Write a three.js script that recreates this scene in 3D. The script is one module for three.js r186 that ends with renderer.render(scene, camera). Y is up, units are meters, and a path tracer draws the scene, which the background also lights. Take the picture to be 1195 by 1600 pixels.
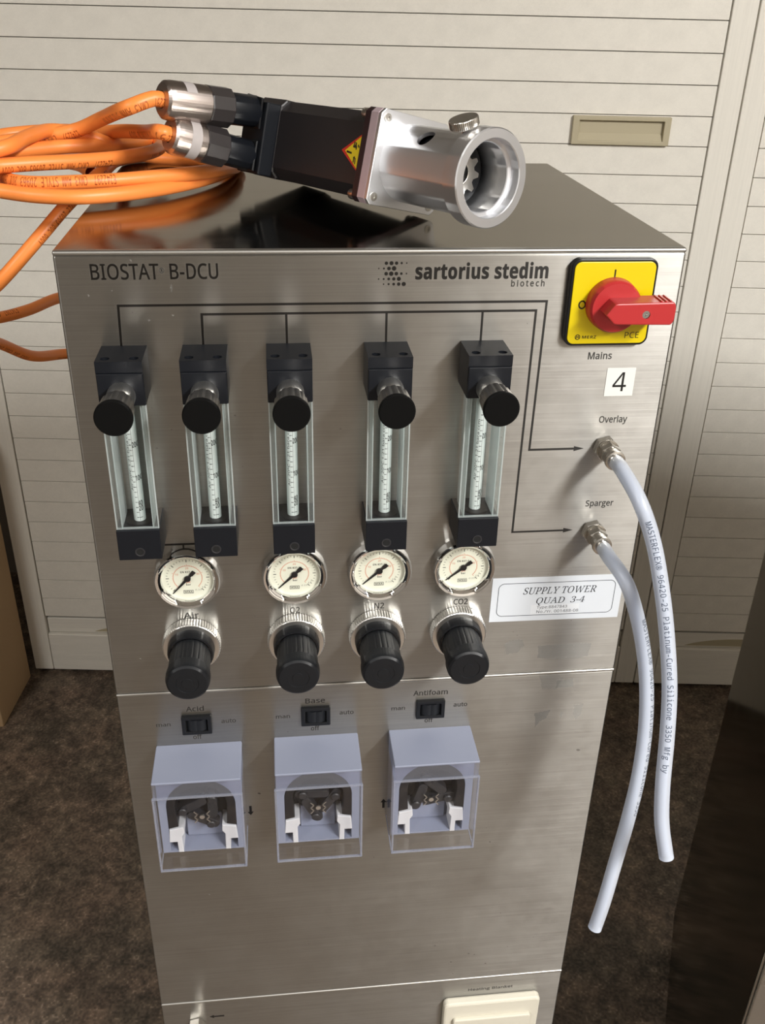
import * as THREE from 'three';
import { RoundedBoxGeometry } from 'three/addons/geometries/RoundedBoxGeometry.js';
import { mergeGeometries, mergeVertices, toCreasedNormals } from 'three/addons/utils/BufferGeometryUtils.js';
import { RectAreaLightUniformsLib } from 'three/addons/lights/RectAreaLightUniformsLib.js';
import { Brush, Evaluator, SUBTRACTION } from 'three-bvh-csg';

// ---------------------------------------------------------------- camera, light, exposure
const H = 1.33;                       // height of the tower's top above the floor
const scene = new THREE.Scene();
const camera = new THREE.PerspectiveCamera(2 * Math.atan(800 / 1478.06) * 180 / Math.PI, 1195 / 1600, 0.02, 30);
camera.rotation.set(-0.50023, -0.12034, 0.02371, 'YXZ');
camera.position.set(-0.07018, H + 0.14689, 0.62442);
const renderer = new THREE.WebGLRenderer({ antialias: true });
renderer.toneMapping = THREE.LinearToneMapping;
renderer.toneMappingExposure = 1.4;
renderer.shadowMap.enabled = true;
RectAreaLightUniformsLib.init();
const WALL = -0.12027;                // the cabinets and the room stand turned by this angle to the tower
const CEIL = 2.62;
const LAMPS = [                       // ceiling lamps in room axes: x, z, length along x, length along z, intensity
  [1.48, 1.735, 0.32, 1.25, 96],
  [-1.30, 1.768, 0.32, 1.25, 20],
];
const lampColor = new THREE.Color().setRGB(1, 0.985, 0.955);

// ---------------------------------------------------------------- helpers
const seen = new Map();
function numbered(n) { const k = seen.get(n) || 0; seen.set(n, k + 1); return k ? n + '_' + String(k).padStart(3, '0') : n; }
let seed = 7;
const rnd = () => { seed = (seed * 1664525 + 1013904223) >>> 0; return seed / 4294967296; };
function shadows(o) { o.castShadow = true; o.receiveShadow = true; return o; }
function thing(name, label, category, group) {
  const o = new THREE.Group(); o.name = numbered(name); o.userData = { label, category };
  if (group) o.userData.group = group;
  scene.add(o); return o;
}
function sub(name, parent, x = 0, y = 0, z = 0, label) {
  const o = new THREE.Group(); o.name = name; o.position.set(x, y, z); parent.add(o);
  if (label) o.userData.label = label;
  return o;
}
function part(name, geo, m, parent, label) {
  const o = shadows(new THREE.Mesh(geo, m)); o.name = name; parent.add(o);
  if (label) o.userData.label = label;
  return o;
}
function structure(name, geo, m) { const o = part(name, geo, m, scene); o.userData.kind = 'structure'; return o; }
const at = (g, x, y, z) => { g.translate(x, y, z); return g; };
const merge = (list) => mergeGeometries(list.map((g) => { const c = g.index ? g.toNonIndexed() : g; for (const k of Object.keys(c.attributes)) if (!['position', 'normal', 'uv'].includes(k)) c.deleteAttribute(k); return c; }));
function box(x0, x1, y0, y1, z0, z1, r = 0) {
  const w = x1 - x0, h = y1 - y0, d = z1 - z0;
  const g = r > 0 ? new RoundedBoxGeometry(w, h, d, 2, Math.min(r, w / 2, h / 2, d / 2)) : new THREE.BoxGeometry(w, h, d);
  return at(g, (x0 + x1) / 2, (y0 + y1) / 2, (z0 + z1) / 2);
}
function uvBy(g, f) {
  const p = g.attributes.position, uv = new Float32Array(p.count * 2);
  for (let i = 0; i < p.count; i++) { const [u, v] = f(p.getX(i), p.getY(i), p.getZ(i)); uv[2 * i] = u; uv[2 * i + 1] = v; }
  g.setAttribute('uv', new THREE.BufferAttribute(uv, 2)); return g;
}
// turned about +z; profile [radius, z] from the back to the front
function turned(profile, n = 48, crease = 0.6) {
  const g = new THREE.LatheGeometry(profile.map(([r, z]) => new THREE.Vector2(Math.max(r, 1e-5), z)), n);
  g.rotateX(Math.PI / 2); g.deleteAttribute('normal');
  const c = g.clone(); c.deleteAttribute('uv');
  return toCreasedNormals(mergeVertices(c, 1e-6), crease);
}
// like turned() with flutes: profile [radius, z, depth of flute]
function fluted(profile, flutes, per = 6, shape = 1) {
  const n = flutes * per, pos = [], idx = [];
  for (const [r, z, d] of profile) for (let i = 0; i < n; i++) {
    const a = i / n * 2 * Math.PI, k = Math.pow(0.5 + 0.5 * Math.cos(a * flutes), shape), q = r - (d || 0) * k;
    pos.push(q * Math.cos(a), q * Math.sin(a), z);
  }
  for (let j = 0; j < profile.length - 1; j++) for (let i = 0; i < n; i++) {
    const a = j * n + i, b = j * n + (i + 1) % n, c = a + n, e = b + n;
    idx.push(a, b, e, a, e, c);
  }
  const last = (profile.length - 1) * n; pos.push(0, 0, profile[profile.length - 1][1]); const m = pos.length / 3 - 1;
  for (let i = 0; i < n; i++) idx.push(last + i, last + (i + 1) % n, m);
  const g = new THREE.BufferGeometry(); g.setAttribute('position', new THREE.Float32BufferAttribute(pos, 3)); g.setIndex(idx);
  return toCreasedNormals(g, 0.5);
}
function prism(r, n, z0, z1, ch = 0.0008, turn = 0) {      // bevelled n-sided nut along z
  const s = new THREE.Shape();
  for (let i = 0; i < n; i++) { const a = i / n * 2 * Math.PI + turn; s[i ? 'lineTo' : 'moveTo']((r - ch) * Math.cos(a), (r - ch) * Math.sin(a)); }
  s.closePath();
  return at(new THREE.ExtrudeGeometry(s, { depth: z1 - z0 - 2 * ch, bevelEnabled: true, bevelThickness: ch, bevelSize: ch, bevelSegments: 1 }), 0, 0, z0 + ch);
}
function roundedShape(w, h, r, S = THREE.Shape) {
  const s = new S(), x = w / 2, y = h / 2;
  s.moveTo(-x + r, -y); s.lineTo(x - r, -y); s.absarc(x - r, -y + r, r, -Math.PI / 2, 0); s.lineTo(x, y - r); s.absarc(x - r, y - r, r, 0, Math.PI / 2);
  s.lineTo(-x + r, y); s.absarc(-x + r, y - r, r, Math.PI / 2, Math.PI); s.lineTo(-x, -y + r); s.absarc(-x + r, -y + r, r, Math.PI, 1.5 * Math.PI);
  return s;
}
function extrude(s, z0, z1, bevel = 0, curve = 10) {
  return at(new THREE.ExtrudeGeometry(s, { depth: z1 - z0 - 2 * bevel, bevelEnabled: bevel > 0, bevelThickness: bevel, bevelSize: bevel, bevelOffset: -bevel, bevelSegments: 2, curveSegments: curve }), 0, 0, z0 + bevel);
}
const V = (a) => new THREE.Vector3(a[0], a[1], a[2]);
const curveOf = (pts) => new THREE.CatmullRomCurve3(pts.map((q) => new THREE.Vector3(q[0], q[1] + H, q[2])), false, 'centripetal');
function mat(r, g, b, roughness = 0.5, metalness = 0, more = {}) {
  return new THREE.MeshPhysicalMaterial({ color: new THREE.Color().setRGB(r, g, b), roughness, metalness, ...more });
}
function canvasOf(w, h) { const c = document.createElement('canvas'); c.width = w; c.height = h; return [c, c.getContext('2d')]; }
function texture(c, srgb = true) {
  const t = new THREE.CanvasTexture(c); t.magFilter = THREE.LinearFilter; t.anisotropy = 8;
  if (srgb) t.colorSpace = THREE.SRGBColorSpace;
  return t;
}
// value noise on a torus
function noiseGrid(n) { const a = new Float32Array(n * n); for (let i = 0; i < a.length; i++) a[i] = rnd(); return a; }
function sampleGrid(a, n, x, y) {
  const xi = Math.floor(x), yi = Math.floor(y), fx = x - xi, fy = y - yi, sx = fx * fx * (3 - 2 * fx), sy = fy * fy * (3 - 2 * fy);
  const q = (i, j) => a[((j % n + n) % n) * n + ((i % n + n) % n)];
  return (q(xi, yi) * (1 - sx) + q(xi + 1, yi) * sx) * (1 - sy) + (q(xi, yi + 1) * (1 - sx) + q(xi + 1, yi + 1) * sx) * sy;
}
function dataTex(n, f, srgb, repeat) {
  const d = new Uint8Array(n * n * 4);
  for (let y = 0; y < n; y++) for (let x = 0; x < n; x++) { const c = f(x / n, y / n), o = (y * n + x) * 4; d[o] = c[0]; d[o + 1] = c[1]; d[o + 2] = c[2]; d[o + 3] = 255; }
  const t = new THREE.DataTexture(d, n, n); t.magFilter = THREE.LinearFilter; t.minFilter = THREE.LinearMipmapLinearFilter; t.generateMipmaps = true;
  t.wrapS = t.wrapT = THREE.RepeatWrapping; if (repeat) t.repeat.set(repeat[0], repeat[1]);
  if (srgb) t.colorSpace = THREE.SRGBColorSpace;
  t.needsUpdate = true; return t;
}
const clamp = (v) => Math.max(0, Math.min(255, v));

// ---------------------------------------------------------------- materials
const g16 = noiseGrid(16), g64 = noiseGrid(64), g256 = noiseGrid(256);
const fbm = (u, v) => 0.5 * sampleGrid(g16, 16, u * 16, v * 16) + 0.3 * sampleGrid(g64, 64, u * 64, v * 64) + 0.2 * sampleGrid(g256, 256, u * 256, v * 256);
const floorTex = dataTex(1024, (u, v) => {
  const a = sampleGrid(g16, 16, u * 16, v * 16), b = sampleGrid(g64, 64, u * 64, v * 64), c = sampleGrid(g256, 256, u * 256, v * 256), e = rnd();
  const k = 0.22 * a + 0.38 * b + 0.40 * c, t = 0.45 + 1.15 * k + 0.16 * (e - 0.5), warm = 0.985 + 0.05 * sampleGrid(g16, 16, v * 16 + 5, u * 16);
  const fleck = c > 0.86 && b > 0.55 ? 20 : 0;
  return [clamp(96 * t * warm + fleck), clamp(84 * t + fleck), clamp(72 * t + fleck)];
}, true);
const floorBump = dataTex(512, (u, v) => { const k = 255 * (0.35 * sampleGrid(g64, 64, u * 64, v * 64) + 0.65 * sampleGrid(g256, 256, u * 256, v * 256)); return [k, k, k]; }, false);
const brushTex = dataTex(512, (u, v) => {        // fine streaks along u
  const s = 0.55 * sampleGrid(g256, 256, u * 4, v * 256) + 0.45 * sampleGrid(g256, 256, u * 12 + 31, v * 256 + 0.5);
  const k = 214 + 60 * (s - 0.5) + 8 * (rnd() - 0.5); return [k, k, k];
}, false);
const streakTex = dataTex(512, (u, v) => {        // worn, wiped mill finish of the top
  const s = sampleGrid(g16, 16, u * 3, v * 16), b = sampleGrid(g64, 64, u * 9, v * 64), c = fbm(u, v);
  const k = 120 + 80 * s + 40 * b + 50 * (c - 0.5); return [k, k, k];
}, false);
const creamTex = dataTex(256, (u, v) => { const k = 246 + 12 * (fbm(u, v) - 0.5) + 5 * (rnd() - 0.5); return [k, k, k]; }, true);

const STEEL = [0.455, 0.445, 0.42];
const M = {
  wall: mat(0.24, 0.215, 0.185, 0.8), ceiling: mat(0.66, 0.65, 0.62, 0.9),
  cream: mat(0.88, 0.845, 0.765, 0.42, 0, { map: creamTex }),
  base: mat(0.22, 0.22, 0.22, 0.6),
  handle: mat(0.46, 0.405, 0.275, 0.45),
  steelSide: mat(...STEEL, 0.34, 1, { roughnessMap: brushTex, anisotropy: 0.6, anisotropyRotation: Math.PI / 2 }),
  steelTop: mat(...STEEL, 0.17, 1, { specularColor: new THREE.Color().setRGB(0.5, 0.48, 0.45), roughnessMap: streakTex }),
  steel: mat(0.66, 0.64, 0.6, 0.28, 1),
  fold: mat(...STEEL, 0.42, 1),
  chrome: mat(0.8, 0.8, 0.8, 0.07, 1),
  nickel: mat(0.60, 0.575, 0.53, 0.27, 1),
  aluminium: mat(0.84, 0.85, 0.88, 0.40, 1),
  pinkAlu: mat(0.62, 0.49, 0.53, 0.4, 0.4),
  ringAlu: mat(0.8, 0.79, 0.76, 0.33, 1),
  anodised: mat(0.007, 0.0082, 0.0112, 0.38, 0, { specularIntensity: 0.55 }),
  blockTop: mat(0.09, 0.09, 0.09, 0.6),
  black: mat(0.007, 0.0075, 0.009, 0.35, 0, { specularIntensity: 0.7 }),
  blackGloss: mat(0.005, 0.005, 0.005, 0.4, 0, { specularIntensity: 0.15 }),
  knobMetal: mat(0.5, 0.48, 0.45, 0.3, 1),
  rubber: mat(0.008, 0.009, 0.011, 0.42, 0, { specularIntensity: 0.6 }),
  motorBlack: mat(0.016, 0.013, 0.014, 0.42),
  motorPlate: mat(0.022, 0.008, 0.01, 0.35),
  hole: mat(0.003, 0.003, 0.003, 0.9),
  acrylic: mat(0.97, 0.985, 0.985, 0.03, 0, { transmission: 1, thickness: 0, ior: 1.49, side: THREE.DoubleSide }),
  acrylicEdge: mat(0.85, 0.9, 0.9, 0.35, 0, { transmission: 0.75, thickness: 0, ior: 1.49, side: THREE.DoubleSide }),
  acrylicWall: mat(0.72, 0.76, 0.75, 0.1, 0, { transmission: 0.9, thickness: 0, ior: 1.49, side: THREE.DoubleSide }),
  glass: mat(0.99, 0.99, 0.99, 0.02, 0, { transmission: 1, thickness: 0, ior: 1.4, side: THREE.DoubleSide }),
  coverClear: mat(0.97, 0.975, 0.99, 0.03, 0, { transmission: 1, thickness: 0, ior: 1.49, side: THREE.DoubleSide }),
  coverEdge: mat(0.66, 0.68, 0.76, 0.2, 0, { transmission: 0.8, thickness: 0, ior: 1.49, side: THREE.DoubleSide }),
  lidHaze: mat(0.62, 0.64, 0.74, 0.12, 0, { transmission: 0.88, thickness: 0, ior: 1.49, side: THREE.DoubleSide }),
  pumpBody: mat(0.22, 0.24, 0.315, 0.45),
  pumpDark: mat(0.008, 0.008, 0.01, 0.45), roller: mat(0.02, 0.02, 0.023, 0.4), white: mat(0.6, 0.6, 0.62, 0.5),
  red: mat(0.40, 0.022, 0.024, 0.38), yellowEdge: mat(0.02, 0.02, 0.02, 0.5),
  cream2: mat(0.60, 0.57, 0.48, 0.42),
  cardboard: mat(0.48, 0.325, 0.18, 0.85),
  orange: mat(0.92, 0.27, 0.055, 0.42),
  plug: mat(0.46, 0.40, 0.37, 0.33, 1), plugBlack: mat(0.035, 0.03, 0.03, 0.3),
  lampBody: mat(0.75, 0.75, 0.73, 0.6),
  pink: mat(0.7, 0.62, 0.63, 0.5),
};
M.floor = mat(1, 1, 1, 0.62, 0, { map: floorTex, bumpMap: floorBump, bumpScale: 0.0015 });

// ---------------------------------------------------------------- the room
{
  const put = (name, x0, x1, y0, y1, z0, z1, m, uv) => {
    let g = box(x0, x1, y0, y1, z0, z1); if (uv) g = uvBy(g, uv);
    const o = structure(name, g, m); o.rotation.y = WALL; return o;
  };
  put('floor', -2.4, 2.4, -0.1, 0, -1.75, 2.6, M.floor, (x, y, z) => [x / 0.9, z / 0.9]);
  put('ceiling', -2.4, 2.4, CEIL, CEIL + 0.1, -1.75, 2.6, M.ceiling);
  put('wall_back', -2.4, 2.4, 0, CEIL, -1.75, -1.66, M.wall);
  put('wall_front', -2.4, 2.4, 0, CEIL, 2.5, 2.6, M.wall);
  put('wall_left', -2.4, -2.3, 0, CEIL, -1.66, 2.5, M.wall);
  put('wall_right', 2.3, 2.4, 0, CEIL, -1.66, 2.5, M.wall);
}
for (const [i, [x, z, lx, lz, power]] of LAMPS.entries()) {
  const o = thing('ceiling_lamp', i ? 'long fluorescent ceiling lamp on the side of the orange cable' : 'long fluorescent ceiling lamp on the side of the red switch', 'lamp', 'ceiling lamps');
  o.rotation.y = WALL; o.position.set(x, CEIL, z).applyAxisAngle(new THREE.Vector3(0, 1, 0), WALL); o.position.y = CEIL;
  part('housing', box(-lx / 2 - 0.02, lx / 2 + 0.02, -0.05, 0, -lz / 2 - 0.02, lz / 2 + 0.02, 0.006), M.lampBody, o);
  part('diffuser', box(-lx / 2, lx / 2, -0.058, -0.05, -lz / 2, lz / 2), mat(0.9, 0.9, 0.88, 0.5, 0, { emissive: lampColor, emissiveIntensity: 2 }), o);
  const l = new THREE.RectAreaLight(lampColor, power, lx, lz);
  l.position.set(0, -0.062, 0); l.rotation.x = -Math.PI / 2; o.add(l);
}

// ---------------------------------------------------------------- tambour cabinets behind the tower
const PITCH = 0.0513, FRONT = -1.21;
function tambourCabinet(s0, s1, label, pull) {
  const o = thing('tambour_cabinet', label, 'cabinet', 'shutter cabinets'); o.rotation.y = WALL;
  const a = s0 + 0.0475, b = s1 - 0.0475, top = H + 0.5;
  part('carcass', merge([box(s0 + 0.001, s1 - 0.001, 0.02, top, -1.655, -1.235), box(s0 + 0.001, s1 - 0.001, 0.0, 0.02, -1.655, -1.235)]), M.cream, o);
  part('side_post', box(s0 + 0.001, a - 0.0022, 0.012, top, -1.24, FRONT, 0.002), M.cream, o);
  part('side_post', box(b + 0.0022, s1 - 0.001, 0.012, top, -1.24, FRONT, 0.002), M.cream, o);
  part('top_rail', box(a - 0.001, b + 0.001, H + 0.43, top, -1.24, FRONT, 0.002), M.cream, o);
  part('plinth', box(a - 0.001, b + 0.001, 0.012, H - 1.213, -1.24, FRONT, 0.002), M.cream, o);
  const lo = box(a, b, H - 1.2115, H - 1.171, -1.24, FRONT - 0.009, 0.002);
  part('bottom_bar', lo, M.cream, o);
  part('finger_pull', extrude((() => { const s = new THREE.Shape(); s.moveTo(-0.05, 0); s.quadraticCurveTo(0, 0.02, 0.09, 0.02); s.lineTo(0.09, 0); s.closePath(); return s; })(), 0, 0.0012).translate(a + (pull ? 0.16 : 0.11), H - 1.207, FRONT - 0.0092), M.handle, o);
  const slat = uvBy(at(new RoundedBoxGeometry(b - a, PITCH - 0.0013, 0.008, 1, 0.0007), (a + b) / 2, 0, FRONT - 0.0065), (x, y) => [x * 3, y * 3]);
  for (let k = -6; k < 26; k++) {
    const y0 = H + 0.1203 - PITCH * k;
    const m = part('slat', slat, M.cream, o); m.position.y = y0 + PITCH / 2;
  }
  return o;
}
const cabA = tambourCabinet(-0.835, 0.629, 'cream tambour shutter cabinet with tan recessed handle behind the steel tower', true);
tambourCabinet(0.6295, 2.0935, 'cream tambour shutter cabinet standing past the post beside the tan recessed handle', false);
{
  const o = sub('recessed_handle', cabA, 0.4195, H - 0.0597, FRONT - 0.0026, 'tan recessed pull handle');
  const s = roundedShape(0.1765, 0.0485, 0.0015); s.holes.push(roundedShape(0.153, 0.0335, 0.001, THREE.Path));
  part('frame', extrude(s, 0, 0.0095, 0.0012), M.handle, o);
  const g = new THREE.BufferGeometry();
  const P = [[-0.0765, 0.0135, 0.0004], [0.0765, 0.0135, 0.0004], [0.0765, -0.005, 0.0006], [-0.0765, -0.005, 0.0006], [0.0765, -0.0168, 0.007], [-0.0765, -0.0168, 0.007], [-0.0765, 0.0168, 0.0004], [0.0765, 0.0168, 0.0004]];
  g.setAttribute('position', new THREE.Float32BufferAttribute([0, 3, 2, 0, 2, 1, 3, 5, 4, 3, 4, 2, 6, 0, 1, 6, 1, 7].flatMap((i) => P[i]), 3)); g.computeVertexNormals();
  part('pocket', g, M.handle, o);
}
{ // cardboard box by the left post
  const o = thing('cardboard_box', 'tall brown cardboard box against the cream cabinet, below the orange cable', 'box');
  o.rotation.y = WALL;
  const hb = 0.70;
  part('carton', box(-1.28, -0.842, 0, hb, -1.195, -1.012, 0.003), M.cardboard, o);
  part('flap', box(-1.28, -0.842, hb, hb + 0.003, -1.195, -1.105), M.cardboard, o);
  part('flap', box(-1.28, -0.842, hb, hb + 0.003, -1.102, -1.012), M.cardboard, o);
}

// ---------------------------------------------------------------- printed front panels
const K = 2048 / 0.42;
function panelTextures(y0, y1, draw, scale = K) {     // y measured down from the tower top, metres
  const w = Math.round(0.42 * scale), h = Math.round((y1 - y0) * scale);
  const [c, g] = canvasOf(w, h), [c2, h2] = canvasOf(w, h);
  const img = g.createImageData(w, h), im2 = h2.createImageData(w, h);
  for (let y = 0; y < h; y++) for (let x = 0; x < w; x++) {
    const u = x / w, v = y / h, s = sampleGrid(g256, 256, u * 9 + 7.31 * y, y * 1.37) - 0.5, s2 = sampleGrid(g256, 256, u * 3 + 3.77 * y, y * 0.9 + 40) - 0.5, f = fbm(u * 0.7, v * 0.7 + y0) - 0.5;
    const o = (y * w + x) * 4, k = 238 + 16 * s + 12 * s2 + 8 * f;
    img.data[o] = clamp(k); img.data[o + 1] = clamp(k); img.data[o + 2] = clamp(k); img.data[o + 3] = 255;
    im2.data[o] = 0; im2.data[o + 1] = clamp(150 + 14 * s + 12 * s2 + 24 * f); im2.data[o + 2] = 255; im2.data[o + 3] = 255;
  }
  g.putImageData(img, 0, 0); h2.putImageData(im2, 0, 0);
  const px = (x) => (x / 1000 + 0.21) * scale, py = (y) => (-y / 1000 - y0) * scale, mmpx = scale / 1000;
  draw({
    text(s, x, y, size, width, font = 'sans-serif', weight = '', spacing = 0) {      // baseline at (x, y) mm, cap height size, fitted to width
      for (const [q, fill] of [[g, '#16120f'], [h2, 'rgb(0,150,0)']]) {
        q.save(); q.fillStyle = fill; q.font = weight + ' ' + Math.round(size / 0.714 * mmpx) + 'px ' + font; q.letterSpacing = spacing * mmpx + 'px';
        const w0 = q.measureText(s).width; q.translate(px(x), py(y)); q.scale(width ? width * mmpx / w0 : 1, 1); q.fillText(s, 0, 0); q.strokeStyle = fill; q.lineWidth = size * 0.045 * mmpx; q.strokeText(s, 0, 0); q.restore();
      }
    },
    line(pts, width) {
      for (const [q, fill] of [[g, '#16120f'], [h2, 'rgb(0,150,0)']]) {
        q.strokeStyle = fill; q.lineWidth = width * mmpx; q.lineJoin = 'miter'; q.beginPath(); pts.forEach(([x, y], i) => q[i ? 'lineTo' : 'moveTo'](px(x), py(y))); q.stroke();
      }
    },
    poly(pts) { for (const [q, fill] of [[g, '#16120f'], [h2, 'rgb(0,150,0)']]) { q.fillStyle = fill; q.beginPath(); pts.forEach(([x, y], i) => q[i ? 'lineTo' : 'moveTo'](px(x), py(y))); q.fill(); } },
    dot(x, y, r) { for (const [q, fill] of [[g, '#16120f'], [h2, 'rgb(0,150,0)']]) { q.fillStyle = fill; q.beginPath(); q.arc(px(x), py(y), r * mmpx, 0, 7); q.fill(); } },
    residue(pts, strength, rough, speck = 0) {        // torn label and glue left on the steel, with a ragged edge
      const jag = pts.flatMap(([x, y], i) => { const [x2, y2] = pts[(i + 1) % pts.length], out = []; for (let k = 0; k < 8; k++) out.push([x + (x2 - x) * k / 8 + (rnd() - 0.5) * 0.9, y + (y2 - y) * k / 8 + (rnd() - 0.5) * 0.9]); return out; });
      for (const [q, fill] of [[g, 'rgba(84,82,79,' + 0.8 * strength + ')'], [h2, 'rgba(0,' + rough + ',110,' + Math.min(1, strength * 1.5) + ')']]) { q.fillStyle = fill; q.beginPath(); jag.forEach(([x, y], i) => q[i ? 'lineTo' : 'moveTo'](px(x), py(y))); q.fill(); }
      for (let k = 0; k < speck; k++) {
        const [ax, ay] = jag[Math.floor(rnd() * jag.length)], [bx, by] = jag[Math.floor(rnd() * jag.length)], t = rnd(), x = ax + (bx - ax) * t, y = ay + (by - ay) * t, L = 0.4 + 1.6 * rnd(), an = rnd() * 3;
        const tone = rnd() > 0.4 ? 'rgba(245,245,240,.6)' : 'rgba(70,66,62,.35)';
        for (const [q, fill] of [[g, tone], [h2, 'rgba(0,190,0,.7)']]) { q.strokeStyle = fill; q.lineWidth = 0.28 * mmpx; q.beginPath(); q.moveTo(px(x), py(y)); q.lineTo(px(x + L * Math.cos(an)), py(y + 0.4 * L * Math.sin(an))); q.stroke(); }
      }
    },
    spot(x, y, r, a = 0.5) { for (const [q, fill] of [[g, 'rgba(60,50,42,' + a + ')'], [h2, 'rgba(0,200,60,.7)']]) { q.fillStyle = fill; q.beginPath(); q.ellipse(px(x), py(y), r * 1.5 * mmpx, r * mmpx, rnd(), 0, 7); q.fill(); } },
  });
  const t2 = texture(c2, false);
  return mat(...STEEL, 0.62, 1, { map: texture(c), roughnessMap: t2, metalnessMap: t2, anisotropy: 0.86, anisotropyRotation: Math.PI / 2 });
}
const upperMat = panelTextures(0.0030, 0.3585, (d) => {
  d.text('BIOSTAT', -188.6, -18.4, 10.0, 44.2); d.text('®', -144.2, -14.6, 3.4, 3.4); d.text('B-DCU', -138.3, -18.4, 10.0, 32.8);
  const dots = [[0, 1.1, 1.3, 1.1, 0.7, 0.45], [0.4, 0.6, 1.2, 1.5, 0, 0], [0, 1.2, 1.45, 1.2, 0.8, 0.5], [0.45, 0.6, 0.9, 1.1, 1.35, 0], [0, 0.45, 0.65, 0.9, 1.15, 1.4]];
  dots.forEach((row, j) => row.forEach((r, i) => r && d.dot(-1 + i * 3.4 + (j === 0 || j === 2 ? 1.6 : 0), -9 - j * 3.5, r)));
  d.text('sartorius', 23.2, -19.8, 10.2, 50.8, 'sans-serif', 'bold'); d.text('stedim', 77.2, -19.8, 10.2, 38.2, 'sans-serif', 'bold');
  d.text('biotech', 89.2, -25.4, 4.2, 25.0, 'sans-serif', '', 1.1);
  d.line([[-173.6, -66], [-172.6, -35.8], [115.7, -35.8], [114.3, -148.3], [149.5, -148.3]], 1.6);
  d.line([[-119.4, -66], [-119, -42.2], [108.8, -42.2], [107.6, -218.7], [149.5, -218.7]], 1.6);
  for (const x of [-63, 4.9, 71.3]) d.line([[x, -42.2], [x, -66]], 1.5);
  for (const y of [-148.3, -218.7]) d.poly([[148.4, y + 2], [156, y], [148.4, y - 2]]);
  d.line([[-158.6, -218.6], [-134, -218.6]], 1.6); d.line([[-145, -218.6], [-145, -226]], 1.1);
  d.text('Mains', 149.6, -78.1, 5.0, 18.2); d.text('Overlay', 164.6, -127.5, 5.0, 21.6); d.text('Sparger', 163.4, -197.9, 5.0, 22.4);
  d.text('Air', -149.6, -286.2, 5.4, 11.6); d.text('O2', -67, -285.7, 5.4, 8.4); d.text('N2', 0.1, -285, 5.4, 8.6); d.text('CO2', 64.5, -284.7, 5.4, 12.3);
  d.residue([[110, -327], [117, -322.5], [125, -323], [127.5, -329], [122, -336], [113, -337.5]], 0.34, 205, 10);
  d.residue([[140, -330], [175, -329.5], [186, -330.5], [184, -344], [160, -345.5], [140.5, -343]], 0.42, 225, 34);
  d.residue([[121, -260.2], [128, -259.6], [127.5, -260.6], [121.5, -261.2]], 0.1, 200, 9); d.residue([[136, -259.8], [141, -259.2], [140.5, -260.2]], 0.1, 200, 5);
  for (let k = 0; k < 36; k++) d.spot(-205 + 410 * rnd(), -6 - 340 * rnd(), 0.25 + 0.3 * rnd(), 0.25);
  d.residue([[-137.2, -21], [-136.6, -24], [-137.4, -28], [-138, -24]], 0.25, 210, 2);
});
const middleMat = panelTextures(0.3605, 0.7615, (d) => {
  for (const [n, x, w, dx] of [['Acid', -155.3, 15.2, -147.4], ['Base', -57, 17.6, -47.8], ['Antifoam', 35.6, 30, 50.6]]) {
    const y = n === 'Acid' ? -380.4 : n === 'Base' ? -378.6 : -376.8, q = y - 14.2;
    d.text(n, x, y, 4.9, w); d.text('man', dx - 34, q - 0.3, 3.7, 12.6); d.text('auto', dx + 20.2, q - 0.1, 4.4, 12.4); d.text('off', dx - 4.4, q - 15.9, 4.5, 7.2);
  }
  d.residue([[144, -361], [158, -360], [166, -366], [160, -378], [148, -377]], 0.22, 200, 8);
  d.residue([[160, -369], [174, -367], [176, -376], [160, -377]], 0.35, 215, 8);
  d.residue([[144, -404], [158, -401], [155, -410], [149, -414], [146, -420]], 0.5, 220, 3);
  d.residue([[168, -402], [170, -406], [168, -412], [167, -407]], 0.3, 215, 3); d.residue([[179, -397], [187, -396], [186, -408], [182, -414], [179, -408]], 0.34, 220, 14);
  for (const [x, y, r] of [[-99, -478, 0.9], [70, -705, 0.8], [106, -722, 0.9], [112, -724, 0.6], [88, -733, 0.7], [91, -752, 0.5], [125, -740, 0.7], [116, -560, 0.6], [189, -450, 1.2]]) d.spot(x, y, r);
  for (let k = 0; k < 24; k++) d.spot(-205 + 410 * rnd(), -380 - 360 * rnd(), 0.25 + 0.25 * rnd(), 0.3);
}, 3600);
const lowerMat = panelTextures(0.7635, 0.98, (d) => {
  d.text('Heating Blanket', 109, -783.6, 3.5, 49);
  d.poly([[-163, -788.2], [-158.5, -785.8], [-158.5, -787.4], [-148, -787], [-148, -789.4], [-158.5, -789.2], [-158.5, -790.8]]);
}, 2400);

// ---------------------------------------------------------------- the supply tower
const tower = thing('supply_tower', 'stainless steel gas supply tower with flow meters, gauges and pump heads', 'lab tower');
part('cabinet_shell', uvBy(box(-0.2082, 0.2082, 0.03, H - 0.003, -0.365, -0.0062, 0.001), (x, y, z) => [z * 2 + x, y * 2]), M.steelSide, tower);
part('plinth', box(-0.19, 0.19, 0, 0.03, -0.345, -0.03), M.base, tower);
part('top_panel', uvBy(box(-0.21, 0.21, H - 0.0042, H, -0.365, -0.0018, 0.0008), (x, y, z) => [x / 0.42, z / 0.42]), M.steelTop, tower, 'glossy steel top');
function frontPanel(y0, y1, m, label) {
  const g = uvBy(box(-0.21, 0.21, H - y1, H - y0, -0.006, 0, 0.0017), (x, y) => [(x + 0.21) / 0.42, (y - (H - y1)) / (y1 - y0)]);
  return part('front_panel', g, m, tower, label);
}
frontPanel(0.0030, 0.3585, upperMat, 'brushed steel panel printed with gas lines'); frontPanel(0.3605, 0.7615, middleMat, 'brushed steel panel with pump labels'); frontPanel(0.7635, 0.98, lowerMat, 'brushed steel panel with cream socket');
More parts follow.
